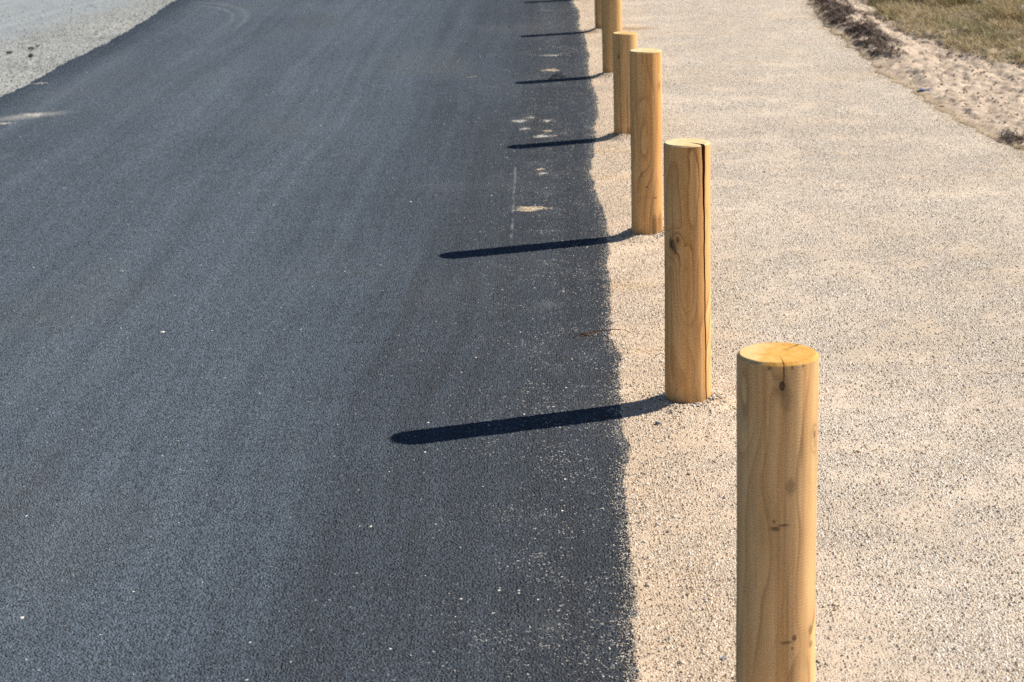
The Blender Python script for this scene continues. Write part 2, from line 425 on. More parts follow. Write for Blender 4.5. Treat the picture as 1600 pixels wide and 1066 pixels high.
def verge_fields(x, y):
    o = x - pathr_x(y)
    lum = fbm(x*6.5, y*5.0, 4, 51); dim = fbm(x*2.3, y*2.0, 3, 55); fine = fbm(x*22, y*19, 3, 58)
    dark = sstep(13.6, 15.2, y)*sstep(.01, .10, o)*sstep(.50, .18, o)*np.clip(.60+3.0*(fbm(x*13, y*6.5, 4, 61, .7)-.43), 0, 1.1)
    dark2 = sstep(.15, .03, np.hypot((x-2.76)*1.0, (y-11.15)*.40))*np.clip(.45+3.0*(fbm(x*20, y*10, 3, 62)-.45), 0, .9)     # clump of dark roots nearer the camera
    dark = np.maximum(dark, dark2)
    gx = np.interp(y, GRASS[:, 1], GRASS[:, 0])
    turf = sstep(-.06, .14, x-gx + (fbm(x*5, y*4, 3, 63)-.5)*.35)*sstep(12.6, 13.6, y+.7*(x-3.2))
    rim = sstep(.09, .015, o)*(.25+fbm(x*3, y*2, 2, 66))
    h = sstep(0, .16, o)*(.012 + .040*(lum-.42) + .040*(dim-.4) + .050*(fine-.5) + .022*(fbm(x*48, y*40, 2, 59)-.5))
    pits = np.clip(vnoise(x*9+3, y*6.2, 71)-.60, 0, 1)*.055
    h = h - pits*sstep(.05, .2, o)*sstep(.5, .1, turf)
    ridge = sstep(13.4, 15.0, y)*np.exp(-((o-.27)/.15)**2)
    h = h + ridge*(.01+.055*fbm(x*11, y*8, 4, 73, .65))
    h = h + dark*.055*(fbm(x*30, y*24, 3, 75)-.35)
    h = h + turf*(.035 + .05*(fbm(x*3, y*3, 3, 77)-.5))
    return np.maximum(h, -.02*0-.004+0*h)*sstep(-.01, .04, o)-.004*(1-sstep(-.01, .04, o)), dark, turf, rim

def build_verge():
    ys = np.concatenate([np.arange(6, 10, .1), np.arange(10, 20.5, .0175), np.arange(20.5, 40, .4)])
    off = np.concatenate([np.arange(0, .9, .0175), np.arange(.9, 2.2, .03), np.array([2.4, 2.8, 3.5, 5, 8, 14, 30])])
    j = (vnoise(ys*6, ys*0, 81)-.5)*.07 + (vnoise(ys*25, ys*0, 82)-.5)*.03
    X = (pathr_x(ys)+j)[:, None] + off[None]; Y = np.repeat(ys[:, None], len(off), 1)
    Z, dark, turf, rim = verge_fields(X-j[:, None], Y)
    Z = Z + path_z(np.minimum(X, 3.2), Y)*sstep(.3, 0, off)[None] + .004
    Z[:, 0] = -.012
    o = link_mesh('sand', np.stack([X, Y, Z], -1).reshape(-1, 3), grid_faces(*X.shape), sand_material(),
                  cols={'dark': dark.ravel(), 'turf': turf.ravel(), 'rim': rim.ravel()})
    tag(o, 'trampled pale sand bank between the path and the dry grass', 'sand bank', kind='structure')

def verge_z(x, y):
    h, *_ = verge_fields(x, y); return h + .002

# ------------------------------------------------------------------ wooden posts
def wood_material(name, H, pith, tilt, seed, tint, knots=(), stains=(), contrast=1.0, end=False, grey=.35, ringw=.0085, eyes=(), amp=.042, zf=1.9):
    s = NT(name); p = s.obj(); X, Y, Z = s.sep(p)
    wn = s.n('ShaderNodeTexNoise', noise_dimensions='3D')
    s.put(wn.inputs['Vector'], s.vadd(s.scale(p, (5.0, 5.0, zf)), (seed*3.1, seed*1.7, seed)))
    wn.inputs['Scale'].default_value = 1.0; wn.inputs['Detail'].default_value = 2.0; wn.inputs['Roughness'].default_value = .45
    wc = s.sep(wn.outputs['Color'])
    cx = s.add(s.add(pith[0], s.mul(Z, tilt[0])), s.mul(s.sub(wc[0], .5), amp))
    cy = s.add(s.add(pith[1], s.mul(Z, tilt[1])), s.mul(s.sub(wc[1], .5), amp))
    rr = s.vlen(s.vec(s.sub(X, cx), s.sub(Y, cy), 0.0))
    for (ex, ey, ez, rx, rz, ea) in eyes:              # swellings that show as oval rings on the turned face
        q = s.vlen(s.vec(s.ma('DIVIDE', s.sub(X, ex), rx), s.ma('DIVIDE', s.sub(Y, ey), rx), s.ma('DIVIDE', s.sub(Z, ez), rz)))
        rr = s.add(rr, s.mul(s.step(q, 1.0, 0.0), ea))
    rr = s.add(rr, s.mul(s.sub(s.noise(s.scale(p, (26.0, 26.0, 6.0)), 1.0, 2), .5), .0012))
    dk = None
    for (kx, ky, kz, r, st) in knots:                  # rings flow round each knot
        q = s.vlen(s.vec(s.sub(X, kx), s.sub(Y, ky), s.mul(s.sub(Z, kz), .55)))
        bend = s.mul(s.step(q, r*4.5, 0.0), r*1.1)
        rr = s.add(rr, bend)
        ring = s.step(q, r*1.0, r*.72)
        core = s.step(q, r*.62, r*.3)
        kk = s.mul(s.add(s.mul(ring, .95), s.mul(core, -.12)), st)
        halo = s.mul(s.step(q, r*3.2, r*.6), .38*st)
        kk = s.mx(kk, halo)
        dk = kk if dk is None else s.mx(dk, kk)
    ph = s.ma('FRACT', s.ma('DIVIDE', rr, ringw))
    ringi = s.ma('FLOOR', s.ma('DIVIDE', rr, ringw))
    rnd = s.n('ShaderNodeTexWhiteNoise', noise_dimensions='1D'); s.put(rnd.inputs['W'], s.add(ringi, seed*10))
    late = s.mul(s.add(s.mul(s.step(ph, .15, .85), .45), s.mul(s.step(ph, .74, .92), .55)), s.step(ph, 1.0, .96))
    late = s.mul(late, s.add(.30, s.mul(rnd.outputs['Value'], .9)))
    fib = s.noise(s.scale(p, (260.0, 260.0, 4.0)), 1.0, 2, .5)
    fib2 = s.noise(s.scale(p, (90.0, 90.0, 3.5)), 1.0, 3, .6)
    blot = s.noise(s.vadd(s.scale(p, (14.0, 14.0, 4.0)), (seed, 0, 0)), 1.0, 3, .55)
    light, mid, dark = tint
    col = s.mix(s.mn(s.mul(late, s.mul(s.step(s.noise(s.vadd(s.scale(p, (16.0, 16.0, 5.0)), (0, seed, 3.0)), 1.0, 2),   .32, .60, .38, 1.0), 1.12*contrast)), 1.0), light, dark)
    col = s.mix(s.step(blot, .42, .72), col, s.mix(.55, col, mid))
    band = s.noise(s.vadd(s.scale(p, (44.0, 44.0, 1.1)), (0, 0, seed)), 1.0, 4, .6)
    col = s.mix(s.mul(s.step(band, .42, .66), .9), col, mid)
    col = s.mix(s.mul(s.step(s.noise(s.vadd(s.scale(p, (70.0, 70.0, 1.6)), (seed, 0, 0)), 1.0, 3, .6), .56, .70), .42), col, dark)
    k = s.add(.80, s.add(s.mul(fib, .18), s.mul(fib2, .22)))
    col = s.mix(1.0, col, s.vec(k, k, k), 'MULTIPLY')
    gr = s.mul(s.step(s.noise(s.vadd(s.scale(p, (9.0, 9.0, 2.5)), (0, seed*2, 0)), 1.0, 4, .6), .50, .70), grey)
    col = s.mix(gr, col, s.mix(1.0, col, (.72, .80, .78), 'MULTIPLY'))
    for (sx, sy, sz, ex, ey, ez, c, f) in stains:
        q = s.vlen(s.vec(s.ma('DIVIDE', s.sub(X, sx), ex), s.ma('DIVIDE', s.sub(Y, sy), ey), s.ma('DIVIDE', s.sub(Z, sz), ez)))
        q = s.add(q, s.mul(s.sub(s.noise(p, 90.0, 3, .6), .5), .9))
        col = s.mix(s.mul(s.step(q, 1.15, .35), f), col, c)
    # scattered tiny specks
    vs = s.voro(s.scale(p, (1, 1, .8)), 42.0, dim='3D'); cs = s.sep(vs.outputs['Color'])
    col = s.mix(s.mul(s.mul(s.ma('LESS_THAN', cs[0], .05), s.step(vs.outputs['Distance'], .10, .05)), .6), col, (.10, .06, .03))
    # soil splashed on the foot
    ft = s.step(s.add(Z, s.mul(s.sub(s.noise(p, 24.0, 3), .5), .10)), .075, .0)
    col = s.mix(s.mul(ft, .35), col, (.30, .17, .07))
    if dk is not None:
        col = s.mix(s.mn(dk, .96), col, (.035, .020, .012))
    if end:
        pale = s.step(s.add(s.add(s.mul(X, -9.0), s.mul(Y, 3.0)), s.noise(p, 28.0, 3, .6)), .55, .95)
        col = s.mix(s.mul(pale, .45), col, (.82, .64, .36))
        saw = s.noise(s.vec(s.mul(s.add(X, s.mul(Y, .5)), 260.0), s.mul(Y, 16.0), seed), 1.0, 3, .6)
        k = s.add(.84, s.mul(saw, .3)); col = s.mix(1.0, col, s.vec(k, k, k), 'MULTIPLY')
        return s.finish(col, .75, .25, bump=saw, bdist=.0008)
    lathe = s.ma('SINE', s.add(s.mul(Z, 2*math.pi/.0068), s.mul(wc[2], .8)))
    k = s.add(1.0, s.mul(lathe, .016)); col = s.mix(1.0, col, s.vec(k, k, k), 'MULTIPLY')
    bh = s.add(s.mul(lathe, .07), s.add(s.mul(fib, .2), s.add(s.mul(late, .25), s.mul(fib2, .6))))
    return s.finish(col, .62, .35, bump=bh, bdist=.0009, bstr=.7)

def pol(phi, r):           # phi in degrees from the side facing -y, towards +x
    a = R_(phi); return r*math.sin(a), -r*math.cos(a)

def contour(z, r, H, cracks, nseg=96):
    """outline of the post at height z; every crack cuts a wedge into it"""
    if not cracks:
        return [pol(360*i/nseg, r) for i in range(nseg)]
    cs = sorted(cracks, key=lambda c: c['a'][1]); L = []
    for c in cs:
        t = min(max(z/H, 0), 1)
        a = c['a'][0]+(c['a'][1]-c['a'][0])*t + c.get('wob', .0)*math.sin(z*31+c['a'][0])+c.get('wob', 0)*.6*math.sin(z*83)
        za, zb = c['z']
        f = min(1, max(0, (z-za)/c.get('fa', .05)))*min(1, max(0, (zb-z)/.02 if zb < H else 1))
        ws = c['w']; wd = float(np.interp(t, [k for k, _ in ws], [v for _, v in ws]))*f
        dp = (c['d'][0]+(c['d'][1]-c['d'][0])*t)*r*f
        wd = max(wd, .00008); dp = max(dp, .0001)
        L.append((a, math.degrees(wd/r), dp))
    pts = []; n = len(L); per = nseg//n
    for i, (a, wa, dp) in enumerate(L):
        a2, wa2, _ = L[(i+1) % n]
        if i == n-1: a2 += 360
        pts.append(pol(a-wa/2, r)); pts.append(pol(a, r-dp))
        s0 = a+wa/2; s1 = a2-wa2/2
        for k in range(per): pts.append(pol(s0+(s1-s0)*k/per, r))
    return pts

def make_post(i, label, mats, cracks):
    x, y, H, r0, r1 = POSTS[i]
    root = empty('wooden_post', (x, y, 0)); tag(root, label, 'post', 'round timber posts along the road edge')
    ch = .0045 if i else .006
    zs = np.concatenate([[-.25], np.arange(-.02, H-ch-.001, .0125), [H-ch]])
    rings = []
    for z in zs:
        t = min(max(z/H, 0), 1); r = r0+(r1-r0)*t + .0006*math.sin(9*z+i)
        rings.append([(px, py, z) for px, py in contour(z, r, H, cracks)])
    n = len(rings[0]); V = np.array(rings).reshape(-1, 3)
    idx = np.arange(len(zs)*n).reshape(len(zs), n); nx = np.roll(idx, -1, 1)
    F = np.stack([idx[:-1], nx[:-1], nx[1:], idx[1:]], -1).reshape(-1, 4)
    shaft = link_mesh('shaft', V, F, mats[0], root, sharp=38)
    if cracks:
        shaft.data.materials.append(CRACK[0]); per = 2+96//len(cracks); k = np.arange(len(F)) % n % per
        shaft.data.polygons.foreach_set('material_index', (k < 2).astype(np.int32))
    # sawn end: chamfer ring + flat end grain with the same wedges cut in
    bm = bmesh.new()
    a = [bm.verts.new((px, py, H-ch)) for px, py in contour(H, r1+.0006*math.sin(9*(H-ch)+i), H, cracks)]
    b = []
    for k, (px, py) in enumerate(contour(H, r1-ch*.9, H, cracks)):
        jit = .0005*math.sin(k*.7+i)+.0003*random.uniform(-1, 1)
        rr = math.hypot(px, py); f = (rr+jit)/rr if rr > r1*.9 else 1
        b.append(bm.verts.new((px*f, py*f, H)))
    for k in range(n):
        bm.faces.new((a[k], a[(k+1) % n], b[(k+1) % n], b[k]))
    face = bm.faces.new(b)
    bmesh.ops.triangulate(bm, faces=[face], ngon_method='EAR_CLIP')
    me = bpy.data.meshes.new('sawn_top'); bm.to_mesh(me); bm.free()
    me.materials.append(mats[1])
    for p in me.polygons: p.use_smooth = False
    o = bpy.data.objects.new('sawn_top', me); COL.objects.link(o); o.parent = root
    return root

CRACK = []
def build_posts():
    CRACK.append(plain('crack_wood_shaded', (.15, .068, .026), .9, .15, .4, 60.0))  # weathered crack walls, coloured darker to paint in the shade of the split
    A = ((.86, .54, .26), (.70, .385, .145), (.36, .195, .085))
    B = ((.87, .505, .21), (.70, .345, .11), (.41, .19, .06))
    Cc = ((.78, .49, .22), (.62, .355, .13), (.40, .215, .08))
    top1 = ((.72, .41, .115), (.60, .285, .045), (.44, .20, .04))
    top2 = ((.74, .56, .31), (.66, .47, .23), (.54, .35, .15))
    H = [p[2] for p in POSTS]
    def at(i, phi, below):
        x, y = pol(phi, POSTS[i][4]); return x, y, H[i]-below
    dark = (.085, .052, .03); rust = (.20, .085, .025)
    # nearest post
    k1 = [(*at(0, -1, .045), .0066, 1.0), (*at(0, 58, .155), .0055, .8), (*at(0, 60, .175), .006, .45)]
    s1 = [(*at(0, -9, .335), .012, .02, .006, dark, .75), (*at(0, 4, .328), .014, .02, .004, dark, .8), (*at(0, -11, .320), .004, .01, .006, dark, .8),
          (*at(0, 12, .250), .012, .02, .022, (.26, .16, .075), .6), (*at(0, 20, .566), .006, .01, .008, dark, .8), (*at(0, 8, .574), .016, .02, .004, (.12, .07, .04), .7),
          (*at(0, 17, .588), .004, .01, .005, dark, .6), (*at(0, 52, .560), .008, .01, .012, (.22, .12, .05), .7), (*at(0, 54, .592), .007, .01, .01, (.2, .11, .05), .7),
          (*at(0, -19, .010), .005, .01, .007, dark, .7), (*at(0, 13, .004), .0035, .01, .012, (.06, .06, .07), .8), (*at(0, 30, .006), .003, .01, .012, (.06, .06, .07), .7),
          (*at(0, 5, .075), .016, .02, .03, (.27, .17, .08), .5)]
    m = (wood_material('wood_pale_knotted', H[0], (.010, -.016), (.014, .012), 1.3, A, k1, s1, .85, grey=.6, ringw=.0095, amp=.040, zf=2.2, eyes=[(*at(0, -52, .09), .06, .20, .012), (*at(0, -6, .42), .07, .30, .010)]), wood_material('end_grain_orange', H[0], (.006, .01), (0, 0), 2.1, top1, (), (), .7, end=True, grey=.0))
    c = [dict(a=(-1, 1.0), z=(H[0]-.042, H[0]), w=[(0, .0014), (1, .0021)], d=(.3, .93), wob=.35, fa=.01), dict(a=(138, 138), z=(H[0]-.04, H[0]), w=[(0, .002), (1, .0042)], d=(.3, .95), wob=.3, fa=.01)]
    make_post(0, 'nearest round timber post with orange sawn top and small dark knot', m, c)
    # second post, wide drying split
    k2 = [(*at(1, -44, .318), .011, .75), (*at(1, -30, .300), .006, .7)]
    s2 = [(*at(1, -50, .315), .007, .02, .022, dark, .7), (*at(1, -37, .335), .006, .02, .02, dark, .6)]
    m = (wood_material('wood_flame_grain', H[1], (-.012, -.020), (.020, .024), 4.2, B, k2, s2, 1.0, grey=.3, ringw=.0058, amp=.034, zf=2.2, eyes=[(*at(1, -12, .44), .052, .20, .020), (*at(1, 6, .22), .075, .30, .010)]), wood_material('end_grain_cream', H[1], (.005, .0), (0, 0), 3.3, top2, (), (), .6, end=True, grey=0))
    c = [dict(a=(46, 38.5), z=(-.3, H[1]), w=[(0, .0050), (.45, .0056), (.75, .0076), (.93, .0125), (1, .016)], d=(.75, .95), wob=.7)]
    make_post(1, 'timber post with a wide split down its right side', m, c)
    # third
    k3 = [(*at(2, 52, .15), .006, .6)]
    s3 = [(*at(2, -4, .590), .011, .02, .004, dark, .8), (*at(2, -22, .53), .004, .02, .02, (.14, .08, .04), .5), (*at(2, 28, .640), .012, .02, .008, (.12, .07, .04), .6), (*at(2, 24, .77), .015, .03, .075, rust, .75), (*at(2, 52, .76), .016, .03, .07, rust, .6)]
    m = (wood_material('wood_smooth', H[2], (.016, -.010), (-.020, .016), 7.7, B, k3, s3, .7, grey=.25, ringw=.007, eyes=[(*at(2, -5, .38), .06, .34, .008)]), wood_material('end_grain_white', H[2], (.0, .01), (0, 0), 5.3, top2, (), (), .5, end=True, grey=0))
    c = [dict(a=(-13, -13), z=(H[2]-.075, H[2]), w=[(0, .001), (1, .0016)], d=(.2, .35), wob=.4, fa=.03)]
    make_post(2, 'tall smooth timber post with rusty stain at its foot', m, c)
    # fourth, short, two long hairline cracks
    k4 = [(*at(3, -36, .125), .005, .9)]
    s4 = [(*at(3, 14, .56), .02, .03, .05, rust, .6)]
    m = (wood_material('wood_cracked', H[3], (-.018, .006), (.018, -.012), 9.1, Cc, k4, s4, .7, grey=.35), wood_material('end_grain_amber', H[3], (.004, .0), (0, 0), 6.6, ((.70, .46, .19), (.58, .34, .11), (.48, .26, .08)), (), (), .6, end=True, grey=0))
    c = [dict(a=(-27, -32), z=(-.3, H[3]), w=[(0, .0028), (.5, .0024), (1, .002)], d=(.5, .6), wob=.6), dict(a=(5, -2), z=(-.3, .25), w=[(0, .002), (1, .001)], d=(.4, .2), wob=.5)]
    make_post(3, 'short timber post with long hairline cracks beside a taller one', m, c)
    # the far ones
    m = (wood_material('wood_grey_brown', H[4], (.012, .012), (.018, .016), 12.4, Cc, (), (), .6, grey=.55), m[1])
    make_post(4, 'plain uncracked timber post cut off by the top edge of the photo', m, [])
    m6 = (wood_material('wood_dark_edge', H[5], (-.012, .012), (.010, .016), 15.4, Cc, (), (), .7, grey=.55), m[1])
    make_post(5, 'timber post mostly hidden behind the plain post in front of it', m6, [dict(a=(-52, -52), z=(-.3, H[5]), w=[(0, .004), (1, .004)], d=(.5, .5), wob=.5)])
    m7 = (m[0], m[1])
    make_post(6, 'farthest timber post, seen only by its shadow on the asphalt', m7, [])

# ------------------------------------------------------------------ stones
ICO = None
def ico():
    global ICO
    if ICO is None:
        bm = bmesh.new(); bmesh.ops.create_icosphere(bm, subdivisions=1, radius=1)
        V = np.array([v.co[:] for v in bm.verts]); F = np.array([[v.index for v in f.verts] for f in bm.faces]); bm.free()
        ICO = (V, F)
    return ICO

def stone_cloud(name, P, size, tint, mat):
    V, F = ico(); n = len(P); k = len(V)
    d = V[None]*(1+RNG.normal(0, .16, (n, k, 1)))
    sc = size[:, None]*np.stack([RNG.uniform(.7, 1.3, n), RNG.uniform(.7, 1.3, n), RNG.uniform(.45, .8, n)], 1)
    d = d*sc[:, None, :]
    a = RNG.uniform(0, 6.283, n); ca, sa = np.cos(a), np.sin(a)
    x = d[..., 0]*ca[:, None]-d[..., 1]*sa[:, None]; y = d[..., 0]*sa[:, None]+d[..., 1]*ca[:, None]
    W = np.stack([x, y, d[..., 2]], -1)+P[:, None, :]
    FF = (F[None]+(np.arange(n)*k)[:, None, None]).reshape(-1, 3)
    cols = np.repeat(tint[:, None, :], k, 1).reshape(-1, 3)
    return link_mesh(name, W.reshape(-1, 3), FF, mat, smooth=False, cols={'tint': cols})

def stone_tints(n):
    pal = np.array([(.62, .54, .43), (.52, .42, .31), (.72, .68, .60), (.36, .28, .20), (.30, .29, .28), (.14, .13, .125), (.44, .41, .38), (.56, .40, .25)])
    w = np.array([.28, .22, .16, .09, .06, .03, .10, .06]); 
    return pal[RNG.choice(len(pal), n, p=w/w.sum())]*RNG.uniform(.8, 1.15, (n, 1))

def build_loose_stones():
    mat = attr_mat('stone', .85, .3)
    P = []; S = []
    # spilled chips on the asphalt, thinning away from the edge
    n = 2400; y = 3.6+16.5*RNG.random(n)**1.35; d = RNG.exponential(.13, n); x = edge_x(y)-d+.03
    keep = (x > left_x(y)+.2) & (fbm(x*3, y*2.2, 3, 91) > .40)
    P.append(np.stack([x, y, np.full(n, ROAD_Z+.0022)], 1)[keep]); S.append(RNG.uniform(.0012, .0032, n)[keep])
    # sandy crumbs that soften the very edge
    n = 15000; y = 3.6+16.5*RNG.random(n)**1.6; x = ragged_edge(y)-RNG.exponential(.012, n)+RNG.normal(.004, .010, n)
    P.append(np.stack([x, y, np.full(n, ROAD_Z+.0025)], 1)); S.append(RNG.uniform(.0010, .0026, n))
    # lone chips far out on the lane
    n = 230; y = 3.6+16*RNG.random(n); x = left_x(y)+RNG.random(n)*(edge_x(y)-left_x(y))
    P.append(np.stack([x, y, np.full(n, ROAD_Z+.0025)], 1)); S.append(RNG.uniform(.0012, .0034, n))
    # stones lying loose on the path
    n = 26000; y = 3.7+11*RNG.random(n)**1.6; x = edge_x(y)+.01+RNG.random(n)**1.1*(pathr_x(y)-edge_x(y))
    keep = fbm(x*2.2, y*2.2, 3, 95) > .43
    keep |= (np.min([np.hypot(x-p[0], y-p[1]) for p in POSTS], 0) < .22)
    for p in POSTS: keep &= np.hypot(x-p[0], y-p[1]) > p[3]+.002
    z = path_z(x, y)+.0024
    P.append(np.stack([x, y, z], 1)[keep]); S.append((RNG.uniform(.0014, .0036, n)+(RNG.random(n) > .985)*.004)[keep])
    for p in POSTS:                                    # coarser grit raked against the feet
        n = 620; a = RNG.uniform(0, 6.283, n); r = p[3]+.001+RNG.exponential(.030, n)
        x = p[0]+r*np.cos(a); y = p[1]+r*np.sin(a)
        P.append(np.stack([x, y, path_z(x, y)+.002], 1)); S.append(RNG.uniform(.002, .0064, n))
    for q in PATCHES:                                  # grains blown off the sand drifts
        n = 170; x = q[0]+RNG.normal(0, q[2]*.85, n); y = q[1]+RNG.normal(0, q[3]*1.1, n)
        P.append(np.stack([x, y, np.full(n, ROAD_Z+.002)], 1)); S.append(RNG.uniform(.0010, .0024, n))
    P = np.concatenate(P); S = np.concatenate(S)
    o = stone_cloud('loose_gravel', P, S, stone_tints(len(P)), mat)
    tag(o, 'loose pale stone chips strewn over the path and asphalt edge', 'gravel', kind='stuff')
    n = 3500; y = 11+10*RNG.random(n); x = left_x(y)-.02-RNG.random(n)**1.4*3
    g = RNG.uniform(.12, .6, n)[:, None]*np.array([[1, 1.0, .97]])
    o = stone_cloud('loose_gravel', np.stack([x, y, np.full(n, -.027)], 1), RNG.uniform(.003, .008, n), g, mat)
    tag(o, 'loose grey stones strewn over the gravel left of the road', 'gravel', kind='stuff')

def rock(name, x, y, z, r, col, label, cat, group=None, flat=.65, seed=0):
    rg = np.random.default_rng(seed+5)
    bm = bmesh.new(); bmesh.ops.create_icosphere(bm, subdivisions=2, radius=1)
    for v in bm.verts:
        q = v.co
        f = 1+.22*math.sin(q.x*3.1+seed)*math.cos(q.y*2.7+seed*2)+.12*math.sin(q.z*5+q.x*4+seed)+rg.normal(0, .045)
        v.co = Vector((q.x*f*1.15, q.y*f*.9, q.z*f*flat))*r
    me = bpy.data.meshes.new(name); bm.to_mesh(me); bm.free()
    me.materials.append(plain(name, col, .85, .3, .35, 90.0, .003))
    o = bpy.data.objects.new(name, me); COL.objects.link(o)
    o.location = (x, y, z+r*flat*.55); o.rotation_euler = (0, 0, seed*1.3)
    tag(o, label, cat, group); return o

def build_rocks():
    rock('stone', .466, 4.449, .0, .0078, (.22, .24, .26), 'blue grey stone on the path, left of the nearest post', 'stone', seed=1)
    rock('stone', .451, 6.273, .0, .0075, (.20, .21, .23), 'dark grey stone on the path below the split post', 'stone', seed=2)
    rock('stone', -1.313, 7.613, ROAD_Z, .0080, (.70, .68, .64), 'white chip alone in the middle of the asphalt lane', 'stone', seed=3)
    rock('stone', -1.235, 4.839, ROAD_Z, .0060, (.66, .65, .62), 'white chip on the asphalt in the lower left corner', 'stone', seed=4)
    rock('stone', -.477, 10.007, ROAD_Z, .0075, (.55, .53, .50), 'pale chip on the asphalt left of the large sand patch', 'stone', seed=5)
    L = ['flat dark clod on grey gravel at the left edge', 'dark clod on grey gravel, lowest of the clods', 'upper dark clod on grey gravel beside a smaller one', 'smallest dark clod on grey gravel, topmost of the clods']
    for k, (x, y, r) in enumerate([(-3.92, 16.62, .024), (-3.70, 16.39, .025), (-3.80, 16.87, .022), (-3.785, 17.05, .014)]):
        rock('soil_clod', x, y, -.03, r, (.045, .052, .048), L[k], 'clod', 'dark clods on the grey gravel', .5, 10+k)

# ------------------------------------------------------------------ sand drifts on the asphalt
def sand_patch(x, y, rx, ry, label, seed, col=(.50, .41, .30), h=.004, rz=0.0):
    n, m_ = 40, 7; V = [(0, 0, h)]; F = []
    for j in range(1, m_+1):
        t = j/m_
        for i in range(n):
            a = 2*math.pi*i/n
            k = 1+.22*math.sin(3*a+seed)+.16*math.sin(5*a+seed*2.3)+.12*math.sin(9*a+seed*.7)+.08*random.uniform(-1, 1)*(j == m_)
            V.append((rx*t*k*math.cos(a), ry*t*k*math.sin(a), h*(1-t**2)*(.8+.3*math.sin(7*t+a*2+seed)) if j < m_ else -.0015))
    for i in range(n): F.append((0, 1+i, 1+(i+1) % n))
    for j in range(m_-1):
        b = 1+j*n
        for i in range(n): F.append((b+i, b+n+i, b+n+(i+1) % n, b+(i+1) % n))
    o = link_mesh('sand_patch', V, F, SANDM[0] if col is None else SANDM[1], loc=(x, y, ROAD_Z+.0012))
    o.rotation_euler = (0, 0, rz)
    tag(o, label, 'sand patch', 'small sand drifts on the asphalt'); return o
SANDM = []
def build_sand_patches():
    def sm(name, a, b):
        s = NT(name); p = s.obj(); n = s.noise(p, 30.0, 4, .65); v = s.voro(p, 140.0)
        c = s.mix(s.step(n, .35, .65), a, b); c = s.mix(s.mul(s.step(s.sep(v.outputs['Color'])[0], .7, .75), .4), c, (.25, .20, .15))
        return s.finish(c, .95, .15, bump=s.add(n, s.mul(v.outputs['Distance'], .5)), bdist=.003)
    SANDM.append(sm('drift_pale', (.34, .33, .305), (.50, .47, .42))); SANDM.append(sm('drift_tan', (.48, .37, .23), (.56, .45, .32)))
    for q in PATCHES[:-3]:
        sand_patch(*q[:6], col=q[6], h=.003)
    for q in PATCHES[-3:]: sand_patch(*q[:6], col=None, h=.003, rz=.25)

# ------------------------------------------------------------------ twigs, litter, weeds
def tube_pts(V, F, pts, r0, r1, k=6):
    base = len(V); n = len(pts)
    for i, p in enumerate(pts):
        p = Vector(p); t = (Vector(pts[min(i+1, n-1)])-Vector(pts[max(i-1, 0)])).normalized()
        a = t.orthogonal().normalized(); b = t.cross(a); r = r0+(r1-r0)*i/(n-1)
        for j in range(k):
            q = p+(a*math.cos(6.283*j/k)+b*math.sin(6.283*j/k))*r; V.append(q[:])
    for i in range(n-1):
        for j in range(k):
            F.append((base+i*k+j, base+i*k+(j+1) % k, base+(i+1)*k+(j+1) % k, base+(i+1)*k+j))
    F.append(tuple(base+j for j in range(k))[::-1]); F.append(tuple(base+(n-1)*k+j for j in range(k)))

def wiggle(a, b, n, amp, seed, arch=0.0):
    rg = random.Random(seed); a = Vector(a); b = Vector(b); out = []
    for i in range(n):
        t = i/(n-1); p = a.lerp(b, t)
        p += Vector((rg.uniform(-1, 1), rg.uniform(-1, 1), rg.uniform(-.3, .3)))*amp*(0 < i < n-1)
        p.z += arch*math.sin(math.pi*t); out.append(p)
    return out

